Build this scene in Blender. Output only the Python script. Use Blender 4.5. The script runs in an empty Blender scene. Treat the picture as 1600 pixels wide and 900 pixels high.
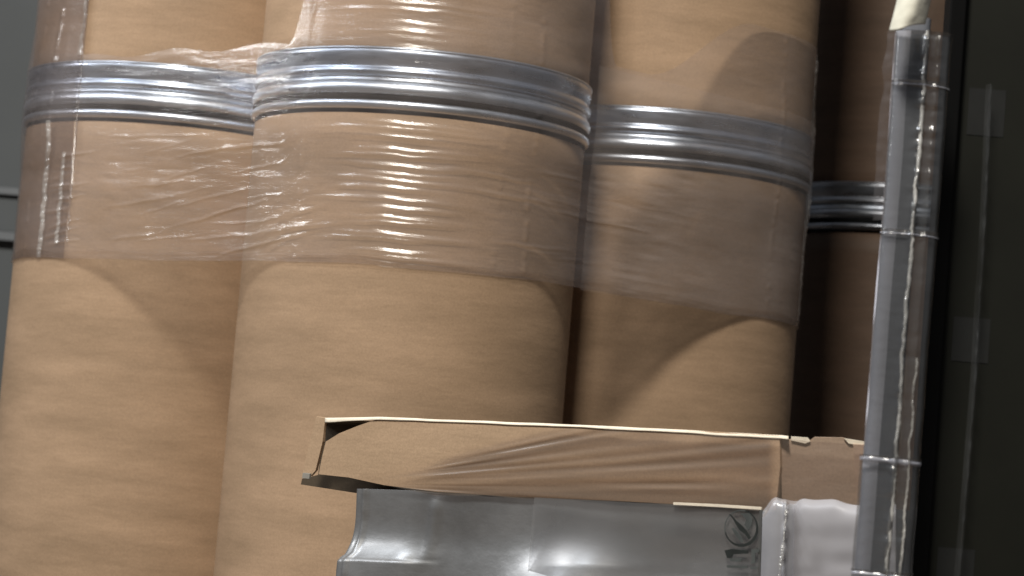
import bpy, bmesh, math
import numpy as np
from mathutils import Matrix, Vector

rng = np.random.default_rng(7)
S = bpy.context.scene
COL = S.collection
EYE = 0.55                                   # height of the lens over the floor

# ------------------------------------------------------------------ camera
F, PITCH, ROLL = 3801.8, 0.0745, 0.0822
cam = bpy.data.cameras.new('camera'); co = bpy.data.objects.new('camera', cam); COL.objects.link(co)
cam.sensor_width = 36; cam.lens = 36 * F / 1600; cam.clip_start = 0.05; cam.clip_end = 100
_r0 = Vector((1, 0, 0)); _u0 = Vector((0, -math.sin(PITCH), math.cos(PITCH))); FW = Vector((0, math.cos(PITCH), math.sin(PITCH)))
CR = _r0 * math.cos(ROLL) + _u0 * math.sin(ROLL)
CU = -_r0 * math.sin(ROLL) + _u0 * math.cos(ROLL)
m = Matrix((CR, CU, -FW)).transposed().to_4x4(); m.translation = Vector((0, 0, EYE))
co.matrix_world = m
cam.dof.use_dof = True; cam.dof.focus_distance = 2.6; cam.dof.aperture_fstop = 9.0
S.camera = co

def at(px, py, d):
    """point of the place seen at pixel px,py (1600x900) at distance d along the view axis"""
    return Vector((0, 0, EYE)) + FW * d + CR * ((px - 800) / F * d) - CU * ((py - 450) / F * d)

# ------------------------------------------------------------------ light
w = bpy.data.worlds.new('World'); S.world = w; w.use_nodes = True
nt = w.node_tree; bg = nt.nodes['Background']
tc = nt.nodes.new('ShaderNodeTexCoord'); sx = nt.nodes.new('ShaderNodeSeparateXYZ')
rp = nt.nodes.new('ShaderNodeValToRGB')
nt.links.new(tc.outputs['Generated'], sx.inputs[0]); 
mr = nt.nodes.new('ShaderNodeMapRange'); mr.inputs[1].default_value = -1; mr.inputs[2].default_value = 1
nt.links.new(sx.outputs[2], mr.inputs[0]); nt.links.new(mr.outputs[0], rp.inputs[0])
e = rp.color_ramp.elements
e[0].position = 0.0; e[0].color = (.16, .15, .14, 1)
e[1].position = 1.0; e[1].color = (.95, 1.0, 1.12, 1)
q = rp.color_ramp.elements.new(.5); q.color = (.22, .23, .25, 1)
nt.links.new(rp.outputs[0], bg.inputs[0]); bg.inputs[1].default_value = .25

def area(name, loc, target, size, energy, color, size_y=None):
    l = bpy.data.lights.new(name, 'AREA'); l.size = size; l.energy = energy; l.color = color
    if size_y: l.shape = 'RECTANGLE'; l.size_y = size_y
    o = bpy.data.objects.new(name, l); COL.objects.link(o); o.location = loc
    o.rotation_euler = (Vector(target) - Vector(loc)).to_track_quat('-Z', 'Y').to_euler()
    return o
area('dock_lamp', (-.54, .35, EYE + 3.1), (-.1, 3.2, EYE + .35), .56, 166, (1, .955, .88))
area('added_glare_light', (-2.1, 2.3, EYE + 2.4), (-.1, 2.7, EYE + .1), 1.0, 34, (.86, .92, 1.0), .6)  # added unseen light, placed for the glare on the bundle
area('added_glint_light', (-3.1, 2.95, EYE + 1.75), (-.3, 3.3, EYE + .3), .42, 25, (.95, .97, 1.0))  # added unseen light that makes glints on film and post
S.view_settings.view_transform = 'Standard'; S.view_settings.look = 'None'
S.view_settings.exposure = 0; S.view_settings.gamma = 1
S.cycles.max_bounces = 8; S.cycles.transparent_max_bounces = 24
S.cycles.caustics_reflective = False; S.cycles.caustics_refractive = False

# ------------------------------------------------------------------ materials
def mat(name):
    M = bpy.data.materials.new(name); M.use_nodes = True
    n = M.node_tree; n.nodes.clear()
    out = n.nodes.new('ShaderNodeOutputMaterial')
    return M, n, out
def N(n, t, **k):
    x = n.nodes.new(t)
    for a, b in k.items(): setattr(x, a, b)
    return x
def noise(n, scale, mapping, detail=4, rough=.55, coord='Object'):
    tc = N(n, 'ShaderNodeTexCoord'); mp = N(n, 'ShaderNodeMapping'); mp.inputs['Scale'].default_value = mapping
    ns = N(n, 'ShaderNodeTexNoise'); ns.inputs['Scale'].default_value = scale; ns.inputs['Detail'].default_value = detail
    ns.inputs['Roughness'].default_value = rough
    n.links.new(tc.outputs[coord], mp.inputs[0]); n.links.new(mp.outputs[0], ns.inputs[0])
    return ns.outputs[0]
def ramp(n, src, stops):
    r = N(n, 'ShaderNodeValToRGB'); n.links.new(src, r.inputs[0]); el = r.color_ramp.elements
    while len(el) < len(stops): el.new(.5)
    for e_, (p, c) in zip(el, stops): e_.position = p; e_.color = (*c, 1) if len(c) == 3 else c
    return r.outputs[0]
def mixc(n, a, b, f, mode='MULTIPLY'):
    x = N(n, 'ShaderNodeMix', data_type='RGBA', blend_type=mode)
    if isinstance(f, float): x.inputs[0].default_value = f
    else: n.links.new(f, x.inputs[0])
    for i, v in ((6, a), (7, b)):
        if isinstance(v, tuple): x.inputs[i].default_value = (*v, 1)
        else: n.links.new(v, x.inputs[i])
    return x.outputs[2]
def bumpn(n, h, s, d, prev=None):
    b = N(n, 'ShaderNodeBump'); b.inputs['Strength'].default_value = s; b.inputs['Distance'].default_value = d
    n.links.new(h, b.inputs['Height'])
    if prev is not None: n.links.new(prev, b.inputs['Normal'])
    return b.outputs[0]

def kraft(name, base, rough=.62, streak=.22):
    M, n, out = mat(name); p = N(n, 'ShaderNodeBsdfPrincipled'); n.links.new(p.outputs[0], out.inputs[0])
    big = ramp(n, noise(n, 2.6, (1, 1, 1.6), 5), [(.3, (.80, .79, .76)), (.7, (1.10, 1.09, 1.08))])
    st = ramp(n, noise(n, 6, (1, 1, 5), 7, .65), [(.32, (1 - streak, 1 - streak, 1 - streak * 1.1)), (.68, (1.06, 1.06, 1.06))])
    fine = ramp(n, noise(n, 420, (1, 1, 1), 3, .7), [(.3, (.88, .875, .87)), (.7, (1.09, 1.09, 1.08))])
    c = mixc(n, mixc(n, mixc(n, base, big, 1.0), st, 1.0), fine, 1.0)
    n.links.new(c, p.inputs['Base Color'])
    p.inputs['Roughness'].default_value = rough; p.inputs['Specular IOR Level'].default_value = .32
    nb = bumpn(n, noise(n, 5, (1, 1, 4.5), 4, .55), .5, .003)
    nb = bumpn(n, noise(n, 260, (1, 1, 1), 3, .6), .25, .0006, nb)
    n.links.new(nb, p.inputs['Normal'])
    return M
def steel(name, base, rough=.28):
    M, n, out = mat(name); p = N(n, 'ShaderNodeBsdfPrincipled'); n.links.new(p.outputs[0], out.inputs[0])
    c = mixc(n, base, ramp(n, noise(n, 5, (1, 1, 12), 4, .5), [(.3, (.84, .86, .88)), (.72, (1.06, 1.06, 1.06))]), 1.0)
    n.links.new(c, p.inputs['Base Color']); p.inputs['Metallic'].default_value = .92
    n.links.new(ramp(n, noise(n, 22, (1, 1, 6), 4), [(.3, (rough * .75,) * 3), (.7, (rough * 1.35,) * 3)]), p.inputs['Roughness'])
    nb = bumpn(n, noise(n, 9, (1, 1, 14), 4), .35, .002)
    n.links.new(nb, p.inputs['Normal'])
    return M
def plain(name, base, rough=.5, metal=0., var=.12, scale=14, bump=.2, spec=.5):
    M, n, out = mat(name); p = N(n, 'ShaderNodeBsdfPrincipled'); n.links.new(p.outputs[0], out.inputs[0])
    c = mixc(n, base, ramp(n, noise(n, scale, (1, 1, 1), 5), [(.3, (1 - var,) * 3), (.7, (1 + var,) * 3)]), 1.0)
    n.links.new(c, p.inputs['Base Color']); p.inputs['Roughness'].default_value = rough; p.inputs['Metallic'].default_value = metal
    p.inputs['Specular IOR Level'].default_value = spec
    if bump: n.links.new(bumpn(n, noise(n, scale * 3, (1, 1, 1), 4), bump, .002), p.inputs['Normal'])
    return M
def film(name, trans=(.93, .92, .925), haze=.07, hazecol=(.62, .56, .57), rough=.13, gloss=.16, mapping=(3, 3, 30), bumpd=.0012, bs=.6, scale=8, mott=.5):
    """thin plastic sheet: lets light through, a little milky, mirrors lamps in its creases"""
    M, n, out = mat(name)
    t = N(n, 'ShaderNodeBsdfTransparent'); t.inputs[0].default_value = (*trans, 1)
    d = N(n, 'ShaderNodeBsdfDiffuse'); d.inputs[0].default_value = (*hazecol, 1)
    g = N(n, 'ShaderNodeBsdfGlossy'); g.inputs['Roughness'].default_value = rough; g.inputs[0].default_value = (1, .99, .97, 1)
    nb = bumpn(n, noise(n, scale, mapping, 5, .6), bs, bumpd)
    nb = bumpn(n, noise(n, scale * 5, mapping, 3, .6), bs * .5, bumpd * .3, nb)
    n.links.new(nb, g.inputs['Normal'])
    m1 = N(n, 'ShaderNodeMixShader')
    hz = ramp(n, noise(n, 7, (1, 1, 1.6), 5), [(.32, (haze * (1 - mott),) * 3), (.7, (haze * (1 + mott),) * 3)])
    n.links.new(hz, m1.inputs[0]); n.links.new(t.outputs[0], m1.inputs[1]); n.links.new(d.outputs[0], m1.inputs[2])
    fr = N(n, 'ShaderNodeLayerWeight'); fr.inputs[0].default_value = .12; n.links.new(nb, fr.inputs['Normal'])
    ma = N(n, 'ShaderNodeMath', operation='MULTIPLY_ADD'); n.links.new(fr.outputs['Fresnel'], ma.inputs[0])
    ma.inputs[1].default_value = .35; ma.inputs[2].default_value = gloss * .35; ma.use_clamp = True
    m2 = N(n, 'ShaderNodeMixShader'); n.links.new(ma.outputs[0], m2.inputs[0])
    n.links.new(m1.outputs[0], m2.inputs[1]); n.links.new(g.outputs[0], m2.inputs[2])
    n.links.new(m2.outputs[0], out.inputs[0])
    return M

KRAFT = kraft('kraft_fibreboard', (.452, .306, .196), .62, .20)
KRAFT_SHADE = kraft('shaded_brown_fibreboard', (.095, .058, .037))  # shade on the rear stack put into a dark brown colour
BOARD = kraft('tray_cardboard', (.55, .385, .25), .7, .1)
BOARD_SHADE = kraft('shaded_tray_cardboard', (.10, .075, .05), .8, .1)  # shade inside the tray put into a darker cardboard colour
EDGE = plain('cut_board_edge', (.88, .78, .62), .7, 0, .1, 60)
ZINC = steel('galvanised_steel', (.72, .76, .82), .33)
ZINC_B = steel('bluish_steel', (.50, .55, .63), .30)
ZINC2 = steel('dull_galvanised_steel', (.42, .455, .51), .34)
ZINC_SHADE = steel('shaded_steel', (.26, .27, .29), .3)  # darker steel carries the shade on the rear stack's rims
DARK = plain('dark_paint', (.0095, .0098, .0065), .6, 0, .2, 9, .1, .2)
BLACK = plain('black_rubber', (.003, .003, .003), .8, 0, .1, 9, .0, .1)
WALL = plain('grey_wall_panel', (.085, .090, .088), .6, 0, .12, 3, .1)
FLOORM = plain('floor_boards', (.12, .10, .085), .7, 0, .3, 6, .2)
FILM = film('stretch_film', trans=(.985, .98, .98), haze=.10, hazecol=(.70, .60, .56), rough=.18, gloss=.22)
FILM_ROLL = film('rolled_film', (.93, .915, .90), .02, (.55, .46, .40), .3, .03)
TFILM = film('tray_film', (.80, .77, .75), .20, (.36, .29, .25), .22, .10, (1, 1, 1), .001, .2, 10)
PAPER = plain('cream_paper', (.74, .72, .60), .8, 0, .06, 40)

# ------------------------------------------------------------------ helpers
def mesh(name, verts, faces, material, parent=None, smooth=True, loc=None):
    me = bpy.data.meshes.new(name); me.from_pydata([tuple(map(float, v)) for v in verts], [], faces)
    me.materials.append(material); me.update()
    if smooth: me.polygons.foreach_set('use_smooth', [True] * len(me.polygons))
    o = bpy.data.objects.new(name, me); COL.objects.link(o)
    if loc is not None: o.location = loc
    if parent: o.parent = parent
    return o
def tag(o, label=None, cat=None, group=None, kind=None):
    if label: o['label'] = label
    if cat: o['category'] = cat
    if group: o['group'] = group
    if kind: o['kind'] = kind
    return o
def empty(name, loc):
    o = bpy.data.objects.new(name, None); COL.objects.link(o); o.location = loc; o.empty_display_size = .05; return o
def lathe(prof, seg=160, wob=0., seed=0):
    """closed profile [(r,z)] turned about z"""
    V = []; Fc = []; n = len(prof); r_ = np.random.default_rng(seed)
    ph = r_.uniform(0, 6.28, 4); 
    for i in range(seg):
        a = 2 * math.pi * i / seg
        k = 1 + wob * (math.sin(2 * a + ph[0]) + .6 * math.sin(3 * a + ph[1]) + .4 * math.sin(5 * a + ph[2]))
        for r, z in prof: V.append((r * k * math.cos(a), r * k * math.sin(a), z))
    for i in range(seg):
        j = (i + 1) % seg
        for p in range(n):
            q = (p + 1) % n
            Fc.append((i * n + p, j * n + p, j * n + q, i * n + q))
    return V, Fc
def round_prof(pts, inner):
    """outer profile smoothed, closed at radius inner"""
    return [(inner, pts[0][1])] + pts + [(inner, pts[-1][1])]
def bead(z0, z1, r0, r1, n=7):
    return [(r0 + (r1 - r0) * math.sin(math.pi * i / n) ** .7, z0 + (z1 - z0) * i / n) for i in range(n + 1)]
def box(name, lo, hi, material, parent=None, bevel=0., loc=None):
    bm = bmesh.new(); bmesh.ops.create_cube(bm, size=1)
    for v in bm.verts: v.co = Vector([(a + b) / 2 + c * (b - a) for a, b, c in zip(lo, hi, v.co)])
    if bevel: bmesh.ops.bevel(bm, geom=bm.edges[:], offset=bevel, segments=3, affect='EDGES', profile=.6)
    me = bpy.data.meshes.new(name); bm.to_mesh(me); bm.free(); me.materials.append(material)
    o = bpy.data.objects.new(name, me); COL.objects.link(o)
    if loc is not None: o.location = loc
    if parent: o.parent = parent
    return o
_T = {}; _L = {}
def vnoise(x, y, seed=0):
    """smooth 2-D value noise in numpy, -1..1"""
    if seed not in _T:
        _T[seed] = np.random.default_rng(seed).uniform(-1, 1, (257, 257))
        _L[seed] = _T[seed].tolist()
    if isinstance(x, (int, float)) and isinstance(y, (int, float)):
        T = _L[seed]; xi = math.floor(x); yi = math.floor(y); fx = x - xi; fy = y - yi
        fx = fx * fx * (3 - 2 * fx); fy = fy * fy * (3 - 2 * fy)
        a, b = xi % 257, yi % 257; a1, b1 = (xi + 1) % 257, (yi + 1) % 257
        return (T[a][b] * (1 - fx) + T[a1][b] * fx) * (1 - fy) + (T[a][b1] * (1 - fx) + T[a1][b1] * fx) * fy
    x = np.asarray(x, float); y = np.asarray(y, float); T = _T[seed]
    xi = np.floor(x).astype(int); yi = np.floor(y).astype(int); fx = x - xi; fy = y - yi
    fx = fx * fx * (3 - 2 * fx); fy = fy * fy * (3 - 2 * fy)
    g = lambda a, b: T[a % 257, b % 257]
    return (g(xi, yi) * (1 - fx) + g(xi + 1, yi) * fx) * (1 - fy) + (g(xi, yi + 1) * (1 - fx) + g(xi + 1, yi + 1) * fx) * fy
def sheet(name, P, material, parent=None, thick=0., loc=None):
    """grid of points P[i][j] (numpy n,m,3) as a sheet; thick gives it real thickness"""
    n_, m_ = P.shape[:2]
    V = P.reshape(-1, 3); idx = np.arange(n_ * m_).reshape(n_, m_)
    Fc = np.stack([idx[:-1, :-1], idx[1:, :-1], idx[1:, 1:], idx[:-1, 1:]], -1).reshape(-1, 4).tolist()
    o = mesh(name, V, Fc, material, parent, True, loc)
    if thick:
        s = o.modifiers.new('thickness', 'SOLIDIFY'); s.thickness = thick; s.offset = 0
    return o
def sstep(a, b, x):
    if isinstance(x, (int, float)):
        t = min(1., max(0., (x - a) / (b - a))); return t * t * (3 - 2 * t)
    return _ss(a, b, x)
_ss = lambda a, b, x: np.clip((np.asarray(x, float) - a) / (b - a), 0, 1) ** 2 * (3 - 2 * np.clip((np.asarray(x, float) - a) / (b - a), 0, 1))

# ------------------------------------------------------------------ the setting
tag(box('floor', (-6, -3, -.1), (6, 9, 0), FLOORM), kind='structure')
tag(box('wall', (-6, 5.6, 0), (6, 5.7, 5), WALL), 'grey back wall glimpsed left of the drums', 'wall', kind='structure')
# horizontal cargo rail on the back wall, left edge of the picture
RAILM = plain('grey_painted_steel', (.17, .175, .175), .6)
rail = empty('cargo_rail', (0, 5.6, 0)); tag(rail, 'grey steel cargo rail on the back wall behind the leftmost drum', 'rail')
c_ = at(8, 335, 5.5)
for dz, h, t in ((.062, .008, .03), (-.042, .010, .035)):
    box('flange', (-3, -t, c_.z + dz - h), (-.6, -.002, c_.z + dz + h), RAILM, rail, .002)
box('channel', (-3, -.012, c_.z - .03), (-.6, -.003, c_.z + .052), WALL, rail, .002)

# ------------------------------------------------------------------ drums
ZR = EYE + .4438                       # underside of the locking rings
D = [(-.5088, 3.5908), (-.1422, 3.2973), (.201, 3.6171), (.665, 4.22)]
R = .225
body_prof = [(R - .006, .012), (R, .014)] + [(R, .014 + (ZR - .02) * i / 30) for i in range(1, 31)] + [(R - .006, ZR - .004)]
up_prof = [(R - .006, .05), (R - .0008, .052)] + [(R - .0008, .052 + .9 * i / 20) for i in range(1, 21)] + [(R - .006, .955)]
ring_prof = round_prof(bead(0, .0125, .2262, .2308, 9) + [(.2254, .0135), (.2254, .0172)] + bead(.0182, .0350, .2268, .2312, 9), .2250)
lid_prof = [(.05, .030), (.2250, .030), (.2256, .0362), (.2256, .0425), (.05, .0425)]
chime_prof = round_prof([(.2252, .0420)] + bead(.0425, .0545, .2262, .2300, 9) + [(.2258, .0556), (.2262, .0570), (.2280, .0640), (.2292, .0720), (.2294, .0760)] + bead(.0765, .0800, .2290, .2300, 5) + [(.2252, .0812)], .2245)
low_labels = ['tan fibreboard drum below the steel ring, leftmost of the lower drums',
              "tan fibreboard drum below the steel ring, foremost, behind the left end of the tray",
              'tan fibreboard lower drum right of the foremost one, behind the middle of the tray',
              'fibreboard drum, its shade put into a dark brown colour, behind the film wrapped corner post, lower of the two']
up_labels = ['tan fibreboard drum stacked on the leftmost lower drum, bare cardboard above its steel rim',
             'tan fibreboard drum stacked on the foremost drum, wrinkled film across its front',
             'tan fibreboard drum stacked right of the foremost stack, half covered by film',
             'fibreboard drum, its shade put into a dark brown colour, behind the corner post, upper of the two']
low0 = empty('fibre_drum', (0, 0, 0)); bodyL = mesh('body', *lathe(body_prof), KRAFT, low0)
shade_band = mesh('groove_shade', *lathe([(.2245, .0120), (.2290, .0124), (.2294, .0148), (.2290, .0180), (.2245, .0184)], 160), BLACK, low0); shade_band.location = (0, 0, ZR)  # black band added to stand in for shade in the ring groove
ringL = mesh('locking_ring', *lathe(ring_prof, 200, .0006, 3), ZINC, low0); ringL.location = (0, 0, ZR)
lidL = mesh('lid', *lathe(lid_prof), ZINC2, low0); lidL.location = (0, 0, ZR)
up0 = empty('fibre_drum', (0, 0, 0)); bodyU = mesh('body', *lathe(up_prof), KRAFT, up0)
chimeU = mesh('bottom_rim', *lathe(chime_prof, 200, .0006, 5), ZINC_B, up0)
darkL = bodyL.data.copy(); darkL.materials[0] = KRAFT_SHADE
darkU = bodyU.data.copy(); darkU.materials[0] = KRAFT_SHADE
def place(root, kids, i, z, label, rot):
    if i:
        r = root.copy(); COL.objects.link(r)
        new = []
        for k in kids:
            c = k.copy(); COL.objects.link(c); c.parent = r; new.append(c)
    else: r, new = root, kids
    r.location = (*D[i], z); r.rotation_euler.z = rot
    tag(r, label, 'drum', 'fibreboard drums stacked two high')
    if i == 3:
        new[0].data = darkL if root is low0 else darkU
        d_ = new[1].data.copy(); d_.materials[0] = ZINC_SHADE; new[1].data = d_
    return r
for i in (1, 2, 3, 0):
    place(low0, [bodyL, ringL, lidL, shade_band], i, 0, low_labels[i], [0, 1.3, 2.9, 4.1][i])
    place(up0, [bodyU, chimeU], i, ZR, up_labels[i], [.4, 2.2, 3.6, 5.0][i])

# ------------------------------------------------------------------ stretch film round the three front stacks
def film_path():
    """list of (centre, normal angle, tag value) along the outline the film follows"""
    C = [np.array(c) for c in D[:3]]
    def tang(a, b):
        d = b - a; return math.atan2(-d[0], d[1])
    t01, t12 = tang(C[0], C[1]), tang(C[1], C[2])
    out = []
    step = .0035
    def arc(c, a0, a1, k):
        n = int(abs(a1 - a0) * .235 / step)
        for i in range(n): out.append((c, a0 + (a1 - a0) * i / n, k, 0))
    def span(c0, c1, a, k):
        n = int(np.linalg.norm(c1 - c0) / step)
        for i in range(n):
            t = i / n; out.append((c0 + (c1 - c0) * t, a, k + t, math.sin(math.pi * t)))
    t01 %= 2 * math.pi; 
    arc(C[0], math.radians(150), t01, 0); i1 = len(out)
    span(C[0], C[1], t01, 0); i2 = len(out)
    if t12 < t01: t12 += 2 * math.pi
    arc(C[1], t01, t12, 1); i3 = len(out)
    span(C[1], C[2], t12, 1); i4 = len(out)
    arc(C[2], t12, 2 * math.pi + math.radians(55), 2)
    return out, (i1, i2, i3, i4), step
path, (i1, i2, i3, i4), step = film_path()
ns_ = len(path)
Cc = np.array([p[0] for p in path]); A = np.array([p[1] for p in path]); K = np.array([p[2] for p in path]); SP = np.array([p[3] for p in path])
s_ = np.arange(ns_) * step
Zb = EYE + .244
# upper limit of the film along the path (height over the ring underside)
def top_at():
    t = np.full(ns_, .42)
    ix = np.arange(ns_)
    # bare cardboard over the leftmost rim, from its left contact line to the crevice
    j0 = i1 + 8
    t = np.where((ix > j0) & (ix < i2 - 10), .084 + .004 * np.sin(ix * .13), t)
    t = np.where((ix >= i2 - 10) & (ix < i2 + 4), .088 + (.42 - .088) * sstep(i2 - 10, i2 + 4, ix), t)
    # third stack: bare dome on the left, film again on the right up to a straight edge
    m3 = i4 - 78; t = np.where(ix > i3 + 22, .42 - .315 * sstep(i3 + 22, i3 + 40, ix), t)
    t = np.where(ix > m3, .105 + .108 * sstep(m3, m3 + 62, ix), t)
    return t
TOP = top_at() + ZR
nz = 330
vv = np.linspace(0, 1, nz)[None, :]
Zg = Zb + (TOP[:, None] - Zb) * vv
sg = np.repeat(s_[:, None], nz, 1)
zr = Zg - ZR
rad = np.interp(zr, [-.30, -.075, -.004, .012, .036, .041, .045, .08, .088, .135, .6], [.2262, .2266, .2314, .2318, .2319, .2310, .2307, .2307, .2300, .2260, .2258])
taut = SP[:, None]
rad = rad * (1 - .5 * taut) + np.interp(zr, [-.2, 0, .08, .2], [.2270, .2318, .231, .227]) * .5 * taut
# horizontal tension wrinkles, stronger on the free spans, plus puckers on the contact lines
wr = vnoise(sg / .055 + 3, Zg / .0062, 1) * .5 + vnoise(sg / .11, Zg / .011 + sg * 8, 2) * .7 + vnoise(sg / .02, Zg / .0042, 5) * .18
wr = np.sign(wr) * np.abs(wr) ** 1.5
patch = .35 + .65 * sstep(-.15, .55, vnoise(sg / .13 + 9, Zg / .07, 3))
mid = np.exp(-((sg - s_[(i2 + i3) // 2] + .02) / .09) ** 2)
amp = .00042 * patch + .0011 * taut * patch + .0006 * mid
amp = amp * (1 - .75 * np.exp(-((zr - .02) / .03) ** 2))
disp = wr * amp * (1 - .6 * sstep(.06, .10, zr) * (taut > .01))
def pucker(i, a, wdt, sd):
    g = np.exp(-((sg - s_[i] - .0025 * vnoise(Zg / .05, sg * 0, sd)) / wdt) ** 2)
    return g * a * (.55 + 1.0 * vnoise(Zg / .007, sg * 0 + sd, sd + 1))
for i, a, wd, sd in ((i1 - 8, .0016, .003, 11), (i1 - 22, .0017, .0025, 12), (i1 - 26, .001, .002, 19), (i2, .0015, .003, 13), (i3, .0012, .003, 14), (i3 - 14, .0010, .003, 15),
                     (i4 + 4, .0010, .003, 16), (i4 + 60, .0012, .003, 17)):
    disp = disp + pucker(i, a, wd, sd)
cr_ = np.random.default_rng(5)
def crease(sc, zc, half, slope, h, sg_z):
    dz = Zg - zc - slope * (sg - sc) - .0016 * vnoise(sg / .03, sg * 0 + zc * 50, 33)
    return h * np.exp(-(dz / sg_z) ** 2) * np.exp(-((sg - sc) / half) ** 4)
sm = (s_[i2] + s_[i3]) / 2
for k in range(17):
    disp = disp + crease(sm - .02 + cr_.uniform(-.03, .03), Zb + .010 + k * .0108 + cr_.uniform(-.003, .003), cr_.uniform(.05, .10), cr_.uniform(-.02, .03), cr_.uniform(.0017, .0028), cr_.uniform(.0019, .0030))
for k in range(16):
    disp = disp + crease(sm - .01 + cr_.uniform(-.03, .03), ZR + .10 + k * .013 + cr_.uniform(-.004, .004), cr_.uniform(.04, .09), cr_.uniform(-.04, .04), cr_.uniform(.0010, .0018), cr_.uniform(.0018, .0026))
for k in range(24):
    disp = disp + crease(s_[i1] + (s_[i2] - s_[i1]) * cr_.uniform(.35, 1.02), cr_.uniform(Zb + .02, ZR - .02), cr_.uniform(.03, .08), cr_.uniform(.0, .22), cr_.uniform(.0010, .0022), cr_.uniform(.0014, .0024))
for k in range(14):
    disp = disp + crease(s_[i1] + cr_.uniform(.0, .04), cr_.uniform(Zb + .01, ZR - .03), cr_.uniform(.01, .04), cr_.uniform(.05, .25), cr_.uniform(.0008, .0016), cr_.uniform(.0014, .002))
for k in range(12):
    disp = disp + crease(s_[i3] + (s_[i4] - s_[i3]) * cr_.uniform(-.2, .4), cr_.uniform(Zb + .02, ZR - .02), cr_.uniform(.03, .08), cr_.uniform(-.06, .05), cr_.uniform(.0007, .0014), cr_.uniform(.0014, .0022))
disp = disp + .0022 * taut * vnoise(sg / .12, Zg / .05 + sg * 3, 8)
rr = rad + np.maximum(disp, -.0005 - .01 * taut)
P = np.stack([Cc[:, 0:1] + np.cos(A)[:, None] * rr, Cc[:, 1:2] + np.sin(A)[:, None] * rr, Zg + .0035 * vnoise(sg / .09, sg * 0, 20) * (1 - vv)], -1)
wrap = sheet('stretch_film', P, FILM)
tag(wrap, 'clear stretch film wound round the steel rims of the three front drum stacks', 'plastic film')
# gathered lower edge of the film
ed = []
for k in range(9):
    o = -.001 + .012 * k / 8
    r2 = rr[:, 0] + .0012 + .0010 * math.sin(k * 2.2) + .0004 * vnoise(s_ / .01, s_ * 0 + k, 30)
    ed.append(np.stack([Cc[:, 0] + np.cos(A) * r2, Cc[:, 1] + np.sin(A) * r2, P[:, 0, 2] + o + .002 * vnoise(s_ / .05, s_ * 0 + k * .3, 31)], -1))
sheet('gathered_edge', np.stack(ed, 1), FILM_ROLL, wrap)

# doubled layers of film down the left side of the leftmost stack, with crinkled folds whose glints are put into pale colour
def along(ia, ib, off, n=None):
    return range(ia, ib)
def wrap_band(name, ia, ib, off, material, z0=None, z1=None, crk=0., nzb=300):
    Q = []
    for i in range(ia, ib + 1):
        a_z0 = Zb if z0 is None else z0; a_z1 = float(TOP.max()) if z1 is None else z1
        z = np.linspace(a_z0, a_z1, nzb)
        r_i = np.interp(z - ZR, zr[i], rr[i]) + off
        t = (i - ia) / max(1, ib - ia)
        if crk: r_i = r_i + crk * math.sin(math.pi * t) * (1 + .9 * vnoise(z / .006, z * 0 + i * .7, 141)) + crk * .5 * vnoise(z / .0026, z * 0 + i * 1.3, 142)
        aa = A[i] + (.0015 * vnoise(z / .012, z * 0, 143) / .22 if crk else 0)
        Q.append(np.stack([Cc[i, 0] + np.cos(aa) * r_i, Cc[i, 1] + np.sin(aa) * r_i, z], -1))
    return sheet(name, np.array(Q), material, wrap)
GLINT_FOLD = film('painted_glint_fold', (.97, .97, .96), .42, (.92, .90, .84), .2, .45, (1, 1, 2), .001, .6, 60, 1.)  # sparkle of the folds put into a broken cream haze
GLINT_FOLD2 = film('pale_glint_fold', (.98, .97, .96), .17, (.95, .88, .80), .2, .3, (1, 1, 6), .001, .6, 60, 1.)  # pale haze stands in for bright lines along the film
jL = int(np.argmin(np.abs(A[:i1] - math.radians(186))))
wrap_band('doubled_film', jL, i1 + 8, .0008, film('doubled_film', (.80, .775, .77), .08, (.50, .45, .43), .2, .2))
jR0 = int(np.argmin(np.abs(A - (2 * math.pi - math.radians(42))))); jR1 = int(np.argmin(np.abs(A - (2 * math.pi + math.radians(14))))); jR2 = int(np.argmin(np.abs(A - (2 * math.pi - math.radians(15)))))
wrap_band('doubled_film', i3 + 30, jR1, .0008, film('milky_doubled_film', (.998, .996, .995), .085, (.86, .74, .66), .3, .05, (1, 1, 6)), Zb, ZR + .10)
wrap_band('painted_glint_fold', jR2, jR2 + 6, .0016, GLINT_FOLD2, Zb + .01, ZR - .012, .0012, 260)
wrap_band('painted_glint_fold', jR2, jR2 + 6, .0016, GLINT_FOLD2, ZR + .085, ZR + .195, .0012, 160)
wrap_band('painted_glint_fold', i1 + 6, i1 + 9, .0016, GLINT_FOLD2, ZR + .088, None, .0012, 200)
wrap_band('painted_glint_fold', i1 - 9, i1 - 6, .0014, GLINT_FOLD2, Zb, ZR - .005, .0014, 200)
wrap_band('painted_glint_fold', i1 + 2, i1 + 4, .0014, GLINT_FOLD2, Zb + .02, ZR - .05, .0010, 200)

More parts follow.
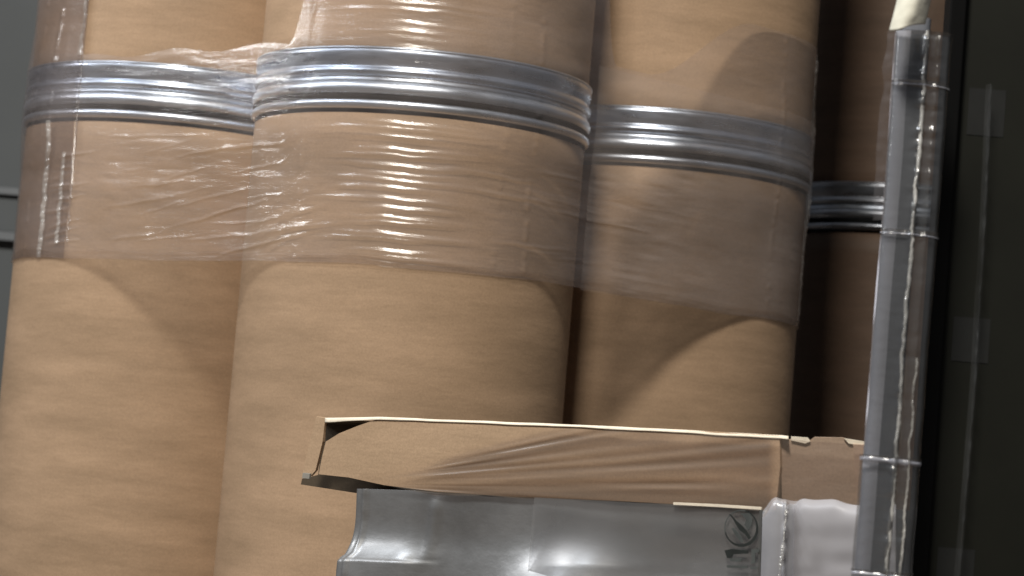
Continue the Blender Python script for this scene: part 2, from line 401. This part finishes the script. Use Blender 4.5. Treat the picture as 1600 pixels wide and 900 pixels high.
# ------------------------------------------------------------------ cardboard tray in front
def px_sheet(name, quad, n, m_, material, parent, depth_fn, thick=.0, disp=None):
    """a panel: quad gives its four corners as (px,py); depth_fn(px) its distance"""
    (x0, y0), (x1, y1), (x2, y2), (x3, y3) = quad     # tl, tr, br, bl
    P = np.zeros((n, m_, 3))
    for i in range(n):
        u = i / (n - 1)
        for j in range(m_):
            v = j / (m_ - 1)
            px = (x0 + (x1 - x0) * u) * (1 - v) + (x3 + (x2 - x3) * u) * v
            py = (y0 + (y1 - y0) * u) * (1 - v) + (y3 + (y2 - y3) * u) * v
            d = depth_fn(px) - (disp(px, py) if disp else 0)
            P[i, j] = at(px, py, d)
    return sheet(name, P, material, parent, thick)
dep = lambda px: 1 / (1 / 2.62 + (1 / 2.30 - 1 / 2.62) * (px - 500) / 720.0)     # a flat upright face, its right end nearer
tray = empty('cardboard_tray', at(850, 770, 2.48)); tray.location.z = at(850, 800, 2.48).z
def reparent(o, p):
    o.parent = p; o.matrix_parent_inverse = Matrix.Translation(-p.location)
tag(tray, 'shallow tan cardboard tray lying upside down on the grey film wrapped bundle', 'cardboard tray')
def poly_panel(name, pts, dfn, thick, material, parent, smooth=False):
    """flat panel from an outline of pixels, extruded away from the camera"""
    a = [at(x, y, dfn(x)) for x, y in pts]; nrm = (a[1] - a[0]).cross(a[-1] - a[0]).normalized()
    if nrm.dot(FW) < 0: nrm = -nrm
    b = [p + nrm * thick for p in a]; n = len(a)
    fs = [tuple(range(n)), tuple(range(2 * n - 1, n - 1, -1))] + [(i, (i + 1) % n, n + (i + 1) % n, n + i) for i in range(n)]
    o = mesh(name, a + b, fs, material, None, smooth)
    bm = bmesh.new(); bm.from_mesh(o.data); bmesh.ops.recalc_face_normals(bm, faces=bm.faces); bm.to_mesh(o.data); bm.free()
    if parent: reparent(o, parent)
    return o
front_pts = [(592, 654), (700, 658), (850, 664), (1000, 670), (1120, 675), (1218, 681), (1219, 730), (1212, 797), (1160, 795), (1060, 788), (950, 782), (800, 776), (680, 768), (600, 758), (545, 746), (498, 741), (503, 715), (509, 690), (530, 677), (560, 665)]
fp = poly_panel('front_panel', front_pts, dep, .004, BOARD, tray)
# pale creased top edge of the panel
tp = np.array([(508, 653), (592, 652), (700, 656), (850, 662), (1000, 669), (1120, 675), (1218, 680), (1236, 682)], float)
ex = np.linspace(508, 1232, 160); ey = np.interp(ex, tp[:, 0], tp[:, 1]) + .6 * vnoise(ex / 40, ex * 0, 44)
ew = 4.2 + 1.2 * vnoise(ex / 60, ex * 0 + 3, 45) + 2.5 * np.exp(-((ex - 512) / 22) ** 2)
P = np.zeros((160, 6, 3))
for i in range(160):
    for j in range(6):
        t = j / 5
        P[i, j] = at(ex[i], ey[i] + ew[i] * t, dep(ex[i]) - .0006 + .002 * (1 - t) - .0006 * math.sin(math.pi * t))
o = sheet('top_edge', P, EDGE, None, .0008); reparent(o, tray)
# top plate going back, back panel and left side flap
dB = lambda px: dep(px) + .20
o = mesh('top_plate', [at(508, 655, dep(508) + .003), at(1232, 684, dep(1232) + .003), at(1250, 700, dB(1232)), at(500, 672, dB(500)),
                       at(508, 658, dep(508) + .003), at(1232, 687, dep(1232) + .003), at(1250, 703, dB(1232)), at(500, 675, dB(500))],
         [(0, 1, 2, 3), (7, 6, 5, 4), (0, 4, 5, 1), (1, 5, 6, 2), (2, 6, 7, 3), (3, 7, 4, 0)], BOARD_SHADE, None, False); reparent(o, tray)
poly_panel('back_panel', [(508, 660), (1210, 690), (1205, 798), (560, 771), (470, 757), (472, 748), (497, 742)], lambda x: dep(x) + .05, .004, BOARD_SHADE, tray)
poly_panel('side_flap', [(494, 651), (508, 653), (504, 690), (493, 735), (485, 744), (472, 744), (475, 728), (484, 690)], lambda x: dep(x) + .004, .004, BOARD, tray)
poly_panel('flap_tab', [(473, 739), (484, 740), (483, 748), (472, 747)], lambda x: dep(x) - .004, .003, plain('grey_board', (.30, .28, .24), .7), tray)
# right end panel, notch in its top edge
EP = lambda px: dep(1218) + .004 - .10 * (px - 1218) / 720
end_pts = [(1220, 685), (1262, 690), (1272, 683), (1318, 684), (1326, 692), (1392, 697), (1388, 808), (1345, 806), (1320, 800), (1222, 786)]
poly_panel('end_panel', end_pts, EP, .005, kraft('hazed_cardboard', (.42, .31, .23), .7, .1), tray)
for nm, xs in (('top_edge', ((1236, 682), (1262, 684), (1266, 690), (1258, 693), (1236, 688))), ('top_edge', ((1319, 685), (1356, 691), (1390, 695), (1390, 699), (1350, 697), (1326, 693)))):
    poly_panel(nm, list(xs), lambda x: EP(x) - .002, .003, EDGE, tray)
poly_panel('corner_strip', [(1333, 694), (1390, 697), (1388, 806), (1341, 806)], lambda x: EP(x) - .003, .003, kraft('light_cardboard', (.46, .33, .25), .7, .08), tray)

# film drawn diagonally over the tray: pleats (several layers of film) are denser than the flat parts
def pleat_mat():
    M, n, out = mat('pleated_film')
    at_ = N(n, 'ShaderNodeAttribute', attribute_name='pleat')
    t = N(n, 'ShaderNodeBsdfTransparent'); n.links.new(ramp(n, at_.outputs['Fac'], [(0, (.985, .98, .98)), (.25, (.86, .83, .82)), (1, (.43, .36, .31))]), t.inputs[0])
    d = N(n, 'ShaderNodeBsdfDiffuse'); d.inputs[0].default_value = (.48, .40, .32, 1)
    g = N(n, 'ShaderNodeBsdfGlossy'); g.inputs['Roughness'].default_value = .24
    m1 = N(n, 'ShaderNodeMixShader'); n.links.new(ramp(n, at_.outputs['Fac'], [(0, (.0,) * 3), (.2, (.14,) * 3), (1, (.26,) * 3)]), m1.inputs[0])
    n.links.new(t.outputs[0], m1.inputs[1]); n.links.new(d.outputs[0], m1.inputs[2])
    m2 = N(n, 'ShaderNodeMixShader'); n.links.new(ramp(n, at_.outputs['Fac'], [(0, (0,) * 3), (.2, (.05,) * 3), (1, (.07,) * 3)]), m2.inputs[0])
    n.links.new(m1.outputs[0], m2.inputs[1]); n.links.new(g.outputs[0], m2.inputs[2]); n.links.new(m2.outputs[0], out.inputs[0])
    return M
P = []; PL = []
for i, px in enumerate(np.linspace(560, 1392, 420)):
    px = float(px)
    yt = float(np.interp(px, [560, 700, 800, 860, 960, 1221, 1236, 1392], [735, 705, 680, 668, 673, 685, 687, 699])); yb = float(np.interp(px, [560, 680, 760, 800, 900, 1000, 1060, 1130, 1210, 1225, 1392], [750, 774, 774, 778, 782, 784, 791, 793, 801, 795, 806]))
    row = []
    for j in range(110):
        py = yt + (yb - yt) * j / 109
        th = (py - 757 - (px - 600) * .018) / max(px - 520, 40.)
        low = -.235 + .05 * vnoise(px / 90., 2., 50)
        k = sstep(580., 760., px) * sstep(low, low + .09, th) * (1 - sstep(1195., 1218., px))
        h = vnoise(th * 24 + 5, px / 300, 51) * .6 + vnoise(th * 52, px / 210, 52) * .4
        flat = sstep(1205., 1222., px)
        pl = k * (.18 + .82 * max(0., min(1., .5 - 1.15 * h)) ** 1.4) + .24 * flat
        base = dep(px) if px < 1221 else EP(px) - .003
        row.append(at(px, py, base - (.0052 + .0035 * k * h + .0006 * vnoise(px / 30., py / 12., 54) * flat))); PL.append(pl)
    P.append(row)
tw = sheet('stretch_film', np.array(P), pleat_mat())
a_ = tw.data.attributes.new('pleat', 'FLOAT', 'POINT'); a_.data.foreach_set('value', PL)
tag(tw, 'wrinkled stretch film pulled in diagonal folds over the front of the cardboard tray', 'plastic film')

# ------------------------------------------------------------------ grey bundle under the tray
def bundle_mat():
    M, n, out = mat('grey_shrink_wrap'); p = N(n, 'ShaderNodeBsdfPrincipled'); n.links.new(p.outputs[0], out.inputs[0])
    c = mixc(n, (.27, .27, .265), ramp(n, noise(n, 9, (1, 1, 1), 6, .65), [(.3, (.78, .78, .78)), (.7, (1.25, 1.25, 1.27))]), 1.0)
    n.links.new(c, p.inputs['Base Color']); p.inputs['Roughness'].default_value = .47
    p.inputs['Coat Weight'].default_value = .9; p.inputs['Coat Roughness'].default_value = .24
    p.inputs['Metallic'].default_value = .6
    nb = bumpn(n, noise(n, 14, (1, 1, 1.5), 6, .6), .5, .003)
    n.links.new(bumpn(n, noise(n, 90, (1, 1, .5), 4, .65), .35, .0006, nb), p.inputs['Normal'])
    return M
BUN = bundle_mat()
PALE = film('pale_film', (.80, .80, .82), .55, (.60, .60, .64), .25, .2, (1, 1, 1), .001, .3, 14, .25)
WHITE = plain('pale_plastic', (.38, .37, .385), .45, 0, .08, 10, .12)
bd = lambda px: dep(px) + .014
bun = empty('wrapped_bundle', (at(900, 800, 2.5).x, at(900, 800, 2.5).y, 0))
tag(bun, 'grey plastic wrapped bundle with a printed warning label under the cardboard tray', 'bundle')
nu, nw = 300, 260
P = np.zeros((nu, nw, 3)); Pb = np.zeros((nu, nw, 3))
zfl = .004
for i in range(nu):
    u = i / (nu - 1); px0 = 553 + (1345 - 553) * u
    topy = np.interp(px0, [560, 700, 900, 1000, 1200, 1345], [764, 768, 774, 778, 788, 792])
    T = at(px0, topy, bd(px0))
    for j in range(nw):
        h = (j / (nw - 1)) ** 1.5 * (T.z - zfl)            # metres below the top
        led = .0725 - .010 * u * 0 + .002 * float(vnoise(px0 / 60, 0, 61))
        aL = 1 - float(sstep(640, 720, px0))               # left ledge
        aM = math.exp(-((px0 - 895) / 85) ** 2)
        out = .0150 * min(h / led, 1.) ** 4 * aL + .004 * float(sstep(led, led + .004, h)) * aL
        out += .024 * aM * min(h / .088, 1.) ** 2.3
        out += .005 * float(sstep(.070, .090, h)) * math.exp(-((px0 - 1130) / 120) ** 2)
        out += .005 * float(sstep(.0, .09, h)) + .010 * (1 - float(sstep(0, .060, h)))
        out += (.0012 * float(vnoise(px0 / 110, h / .05, 62)) + .0004 * float(vnoise(px0 / 22, h / .05, 63))) * float(sstep(560, 600, px0))
        out += .0035 * math.exp(-((px0 - 694 + h * 110) / 9) ** 2) * float(sstep(0, .02, h)) * (1 - float(sstep(.05, .09, h)))
        out += (.0030 + .0010 * float(vnoise(h / .011, 0, 64))) * math.exp(-((px0 - 580) / 3.5) ** 2)
        
        out -= .018 * (1 - float(sstep(0, .025, u))) ** 2 + .02 * float(sstep(.985, 1, u))
        side = -.004 * float(sstep(0, .08, h)) * (1 - u) ** 3 - .004 * float(sstep(led - .004, led, h)) * (1 - u) ** 6
        dirn = (at(1300, 790, bd(1300)) - at(600, 768, bd(600))); dirn.z = 0; dirn.normalize()
        nrm = Vector((dirn.y, -dirn.x, 0))
        if nrm.y > 0: nrm = -nrm
        p = Vector((T.x, T.y, T.z - h)) + nrm * out + dirn * side
        P[i, j] = p
# closed solid: front sheet + back
bk = Vector((-nrm.x, -nrm.y, 0)) * .34
Vf = P.reshape(-1, 3).tolist(); idx = np.arange(nu * nw).reshape(nu, nw)
Fc = np.stack([idx[:-1, :-1], idx[:-1, 1:], idx[1:, 1:], idx[1:, :-1]], -1).reshape(-1, 4).tolist()
base = len(Vf)
border = [int(idx[i, 0]) for i in range(nu)] + [int(idx[nu - 1, j]) for j in range(1, nw)] + [int(idx[i, nw - 1]) for i in range(nu - 2, -1, -1)] + [int(idx[0, j]) for j in range(nw - 2, 0, -1)]
for b in border: v = Vector(Vf[b]) + bk; Vf.append(tuple(v))
for k in range(len(border)):
    k2 = (k + 1) % len(border); Fc.append((border[k], border[k2], base + k2, base + k))
Fc.append(tuple(base + k for k in range(len(border) - 1, -1, -1)))
o = mesh('wrapped_body', Vf, Fc, BUN, None)
bm = bmesh.new(); bm.from_mesh(o.data); bmesh.ops.recalc_face_normals(bm, faces=bm.faces); bm.to_mesh(o.data); bm.free()
reparent(o, bun)
# milky film layer and label card on the right half
LD = lambda px: bd(px) - .020 - .008 * (px - 830) / 360
Pm = px_sheet('film_layer', ((835, 777), (1192, 796), (1186, 1010), (815, 1000)), 60, 50, film('milky_film', (.86, .86, .86), .16, (.40, .39, .38), .34, .45, (1, 1, 1), .001, .3, 12, .3), None,
              lambda px: LD(px), 0, lambda px, py: .001 * float(vnoise(px / 70, py / 40, 71)) + .024 * min(1., max(0., (py - 775) / 112)) ** 2.3 * math.exp(-((px - 895) / 85) ** 2))
reparent(Pm, bun)
card_mat = plain('grey_label_card', (.15, .145, .13), .45, 0, .16, 18, .15)
poly_panel('label_edge', [(1052, 785), (1120, 788), (1189, 792.5), (1189, 796.5), (1120, 792), (1052, 788.5)], lambda x: LD(x) - .0038, .002, EDGE, bun)
poly_panel('label_edge', [(1186.5, 797), (1190.5, 797), (1187.5, 900), (1178, 960), (1175, 960), (1184, 900)], lambda x: LD(x) - .0035, .002, plain('dark_label_edge', (.10, .10, .095), .5), bun)
INK = plain('faded_black_ink', (.018, .022, .020), .55, 0, .3, 60, 0)
INK2 = plain('pale_black_ink', (.080, .088, .084), .55, 0, .3, 60, 0)
def ink_disc(name, cx, cy, r, wfn, material, off, a0=0, a1=360, sq=1.0, n=90):
    V = []; Fs = []
    for i in range(n + 1):
        a = math.radians(a0 + (a1 - a0) * i / n); wd = wfn(math.degrees(a))
        for q_ in (r + wd / 2, r - wd / 2):
            x, y = cx + q_ * math.cos(a) * sq, cy + q_ * math.sin(a)
            for dd in (0, .0006): V.append(at(x, y, LD(x) - off + dd))
    for i in range(n):
        a, b = i * 4, (i + 1) * 4
        Fs += [(a, b, b + 2, a + 2), (a + 1, a + 3, b + 3, b + 1), (a, a + 1, b + 1, b), (a + 2, b + 2, b + 3, a + 3)]
    o = mesh(name, V, Fs, material, None, False); reparent(o, bun); return o
ink_disc('prohibition_ring', 1158, 825, 27.5, lambda a: 2.2 + 2.6 * max(0, math.cos(math.radians(a - 50))), INK, .0042, -75, 165, .92)
ink_disc('prohibition_ring', 1158, 825, 27.5, lambda a: 2.0, INK2, .0042, 165, 285, .92)
poly_panel('prohibition_bar', [(1139, 803), (1142, 804), (1151, 814), (1160, 822), (1166, 829), (1173, 840), (1170, 843), (1163, 834), (1155, 828), (1150, 820), (1145, 811)], lambda x: LD(x) - .0048, .0006, INK, bun)
poly_panel('printed_figure', [(1157, 802), (1171, 802), (1176, 811), (1174, 822), (1169, 829), (1163, 820), (1166, 812)], lambda x: LD(x) - .0045, .0006, INK2, bun)
poly_panel('printed_figure', [(1143, 826), (1146, 824), (1158, 838), (1162, 847), (1158, 848), (1150, 838)], lambda x: LD(x) - .0045, .0006, INK2, bun)
for pts, mt in (([(1132, 860), (1142, 858), (1168, 860), (1169, 865), (1146, 866), (1143, 872), (1136, 872)], INK),
                ([(1140, 872), (1160, 873), (1158, 878), (1142, 877)], INK2),
                ([(1174, 858), (1186, 858), (1186, 863), (1180, 864), (1180, 880), (1174, 881)], INK2),
                ([(1135, 883), (1168, 884), (1168, 888), (1136, 887)], INK2), ([(1172, 886), (1183, 886), (1182, 889), (1172, 889)], INK2)):
    poly_panel('printed_word', pts, lambda x: LD(x) - .0045, .0006, mt, bun)
# pale bag wrapped into the right end of the bundle
Pw = []
for i in range(70):
    px = 1238 + (1400 - 1238) * i / 69
    row = []
    for j in range(120):
        t = j / 119
        ty = 782 + 3 * float(vnoise(px / 25, 0, 81)) + 6 * sstep(1300, 1340, px) + 10 * math.exp(-((px - 1238) / 10) ** 2)
        py = ty + (1300 - ty) * t ** 1.6
        dd = .016 * math.exp(-(py - ty) / 7) + .010 * math.exp(-(px - 1238) / 8)
        row.append(at(px, py, bd(px) - .036 + dd - .0006 * float(vnoise(px / 22, py / 45, 82)) - .0008 * float(vnoise(px / 60, py / 20, 83))))
    Pw.append(row)
o = sheet('pale_bag', np.array(Pw), WHITE, None, .001); reparent(o, bun)
# milky film gathered along the bundle's right corner
Pw = []
for i in range(60):
    px = 1192 + 60 * i / 59; row = []
    for j in range(140):
        t = j / 139; ty = 778 + 5 * float(vnoise(px / 18, 3, 85)) + 16 * sstep(1215, 1192, px)
        py = ty + (1300 - ty) * t ** 1.5; s = .0022 * float(vnoise(py / 16, 1, 86)) + .0040
        row.append(at(px - (py - 780) * .03, py, bd(1225) - .040 + .012 * math.exp(-(py - ty) / 6) - s * math.exp(-((px - 1228) / 3.5) ** 2) + .012 * ((px - 1225) / 30) ** 2))
    Pw.append(row)
o = sheet('corner_film', np.array(Pw), PALE, None); reparent(o, bun)

# ------------------------------------------------------------------ film wrapped corner post
PD = 2.06; PX = PD / F
post = empty('corner_post', (0, 0, 0))
b0 = at(1417, 450, PD); post.location = (b0.x, b0.y, 0)
tag(post, 'tall grey corner post wrapped in shiny crinkled film with a cream paper cap', 'post')
CORE = plain('grey_plastic', (.20, .21, .235), .3, 0, .1, 20, .1)
SLV = film('post_film', (.62, .62, .62), .26, (.17, .175, .18), .2, .4, (1, 1, 4), .0012, .5, 40, .4)
LAV = plain('lit_lavender_plastic', (.78, .79, .88), .35, 0, .08, 20, .2)  # lit left side of the post put into a pale colour
def post_pt(xo, fo, z):
    """xo px to the right of the post's left edge, fo px towards the camera, z height"""
    # left edge follows the upright of the stack
    c = Vector((b0.x, b0.y, z)); tilt = Vector((.0, 0, 0))
    return Vector((c.x + (xo - 47) * PX + (z - b0.z) * .006, c.y - fo * PX, z))
zt = at(1410, 20, PD).z
def strip(name, xs, z0, z1, material, nz=200, dispf=None, thick=0.):
    """xs: list of (xo, fo) across"""
    P = np.zeros((len(xs), nz, 3))
    for i, (xo, fo) in enumerate(xs):
        for j in range(nz):
            z = z0 + (z1 - z0) * j / (nz - 1)
            dx, df = dispf(xo, z) if dispf else (0, 0)
            P[i, j] = post_pt(xo + dx, fo + df, z)
    o = sheet(name, P, material, None, thick); reparent(o, post); return o
strip('core', [(2, -10), (3, -3), (7, 3), (13, 7), (20, 9.5), (28, 11), (36, 11.5), (44, 10), (50, 6), (53, 0), (54, -12), (40, -30), (10, -30), (2, -10)], 0, zt, CORE)
cuts = [0, at(1400, 900, PD).z, at(1400, 722, PD).z, at(1400, 366, PD).z, at(1440, 132, PD).z, at(1450, 46, PD).z]
strip('painted_lit_edge', [(0, -5), (1, -2), (3.5, 2.5), (7, 6.0), (11, 8.4), (15, 10.0), (19, 10.6), (22, 10.4)], 0, cuts[5], LAV, 300, lambda x, z: (.9 * vnoise(z / .06, 0, 90) , .25 * vnoise(z / .03, 4, 91)))
prof = [(2, -14), (0, -4), (2, 5), (8, 11), (16, 13), (26, 14), (36, 15)] + [(40, 17), (42, 19), (44, 20), (46, 21), (48, 20), (50, 18), (52, 16)] + [(58, 14), (62, 15), (64, 16.5), (66, 17), (68, 16), (70, 13.5), (78, 11), (84, 6), (88, -2), (89, -12)]
for k in range(len(cuts) - 1):
    z0, z1 = cuts[k] , cuts[k + 1] + (.004 if k < 4 else 0)
    g = {0: 3, 1: 3, 2: 0, 3: 0, 4: 0}[k]
    sp = [1., 1., .5, 1.1, 1.3][k]
    def df(x, z, k=k, z0=z0, z1=z1, g=g, sp=sp):
        e0 = math.exp(-((z - z0) / .0025)); e1 = math.exp(-((z1 - z) / .003))
        r = math.exp(-((x - 46) / 6) ** 2) * 1.0 + math.exp(-((x - 66) / 5) ** 2) * .55
        cr = float(vnoise(z / .0060, k * 7, 92)) * 4.2 * r * sp + float(vnoise(z / .0025, k * 7 + x / 3, 96)) * 1.2 * r * sp + .5 * float(vnoise(z / .02, x / 5, 93))
        side = (x - 45) / 45
        return (-g * (1 - x / 90) * 1.6 + side * (e1 * 2.0 + e0 * 1.0) + .8 * float(vnoise(z / .03, k, 94)), cr + e1 * 4 + e0 * 2 + g * .5)
    strip('film_sleeve', prof, z0, z1, SLV, max(40, int((z1 - z0) / .0016)), df)
for zc, g in ((cuts[1], 3), (cuts[2], 3), (cuts[3], 0), (cuts[4], 0)):
    # white stretched crease where one turn of film ends over the next
    hh = {cuts[2]: 5.5, cuts[1]: 5.0}.get(zc, 1.4)
    P = []
    for xo, fo in prof[1:-1]:
        P.append([post_pt(xo - g * (1 - xo / 90) * 1.6 + (xo - 45) / 45 * 1.5, fo + 4.5 + 1.5 * math.sin(math.pi * j / 5), zc + (j - 2.5) * PX * hh / 2.5 * (.5 + .5 * float(vnoise(xo / 9, zc * 9, 95)) ** 2) - (xo - 45) * PX * .03) for j in range(6)])
    o = sheet('film_crease', np.array(P), film('white_crease', (.7, .7, .72), .45, (.72, .74, .84), .2, .3), None); reparent(o, post)
for x0, hw, am, z0_, z1_ in ((46, 3.2, 1.6, 0, cuts[5]), (67, 2.0, 1.5, 0, at(1420, 560, PD).z)):
    strip('painted_glint_fold', [(x0 - hw, 19), (x0 - hw * .5, 22.5), (x0, 24), (x0 + hw * .5, 22.5), (x0 + hw, 19)], z0_, z1_, GLINT_FOLD, 600,
          lambda x, z, x0=x0, am=am: (am * vnoise(z / .012, x0 * 1., 121) + .5 * vnoise(z / .003, x0 * 1., 122), am * vnoise(z / .0055, x / 2., 123) + am * .6 * vnoise(z / .0022, x / 1.5, 124)))
def px_glint_fold(px0, y0, y1, slope, dist, hw, seed, par):
    P = np.zeros((7, 300, 3))
    for j in range(300):
        py = y0 + (y1 - y0) * j / 299; c = px0 + slope * (py - y0) + .8 * vnoise(py / 14., 1. * seed, 131)
        for i in range(7):
            t = i / 3 - 1
            P[i, j] = at(c + hw * t * (.7 + .5 * vnoise(py / 9., 2. * seed, 132)), py, dist - .0022 * (1 - t * t) - .0016 * vnoise(py / 5., t * 2 + seed, 133) - .0008 * vnoise(py / 2.2, t * 2 + seed, 134))
    o = sheet('painted_glint_fold', P, GLINT_FOLD, None); reparent(o, par)
px_glint_fold(1229, 796, 960, -.10, bd(1228) - .047, 4.0, 3, bun)
px_glint_fold(581, 772, 868, -.13, bd(580) - .004, 2.6, 5, bun)
# cream paper cap
P = np.zeros((24, 40, 3))
for i in range(24):
    u = i / 23
    for j in range(40):
        v = j / 39
        top = Vector((1418 + 70 * u * .72, -60)); bot = Vector((1390 + 55 * u, 48 - 11 * u + 1.5 * math.sin(u * 7)))
        p = top.lerp(bot, v)
        P[i, j] = at(p.x, p.y, PD - .030 + .012 * (2 * u - 1) ** 2 - .0012 * float(vnoise(u * 5, v * 6, 97)))
o = sheet('paper_cap', P, PAPER, None, .0012); reparent(o, post)

# film lip left of the post, catching glints over the dark drum
def lipf(x, z): return (3 * float(vnoise(z / .018, 2, 101)), 2 * float(vnoise(z / .006, x / 3, 102)))
strip('loose_film_edge', [(-14, -8), (-9, -4), (-4, -1), (0, 0), (4, 0)], at(1400, 345, PD).z, cuts[5], film('thin_film', (.93, .92, .92), .05, (.6, .55, .55), .12, .25, (1, 1, 3), .001, .6, 40), 260, lipf)

# ------------------------------------------------------------------ dark door on the right with black seal
door = empty('dark_door', (0, 0, 0)); q0 = at(1466, 450, 2.12); door.location = (q0.x, q0.y, 0)
tag(door, 'dark green grey steel door panel with black rubber seal along the right edge', 'door')
DPX = 2.12 / F
def dbox(name, x0, x1, f0, f1, z0, z1, material, bev=.001):
    o = box(name, (q0.x + x0 * DPX, q0.y - f1, z0), (q0.x + x1 * DPX, q0.y - f0, z1), material, None, bev); reparent(o, door); return o
dbox('seal', -12, 13, -.03, .004, 0, 2.6, BLACK, .002)
dbox('door_leaf', 15, 900, -.04, -.008, 0, 2.6, DARK, .002)
GLZ = film('door_film', (.93, .93, .93), .018, (.45, .46, .42), .2, .2, (1, 1, 3), .001, .6, 20, .3)
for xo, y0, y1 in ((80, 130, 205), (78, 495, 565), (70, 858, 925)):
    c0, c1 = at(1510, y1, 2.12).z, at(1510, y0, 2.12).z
    dbox('door_reflection', 30, 88, -.0084, -.0076, c0, c1, plain('painted_reflection', (.0165, .017, .0160), .6, 0, .1, 30, 0, .2), 0)  # lighter patches stand in for reflections on the door
# loose film hanging down the door
P = np.zeros((16, 500, 3)); z0, z1 = 0, at(1550, 130, 2.12).z
for i in range(16):
    for j in range(500):
        z = z0 + (z1 - z0) * j / 499; u = i / 15
        x = 60 + 4 * math.sin((z - .5) * 9) + (u - .5) * 12
        ff = .003 + .006 * math.sin(math.pi * u) + .0014 * float(vnoise(z / .008, u * 3, 111)) * math.exp(-((u - .5) / .25) ** 2) + .002 * float(vnoise(z / .06, 3, 112))
        P[i, j] = Vector((q0.x + x * DPX, q0.y - ff, z))
strand = sheet('film_strand', P, film('hanging_film', (.96, .96, .96), .035, (.45, .46, .46), .25, .2, (1, 1, 1), .001, .6, 12, 1.))
tag(strand, 'narrow strand of clear film hanging down the dark door', 'plastic film')
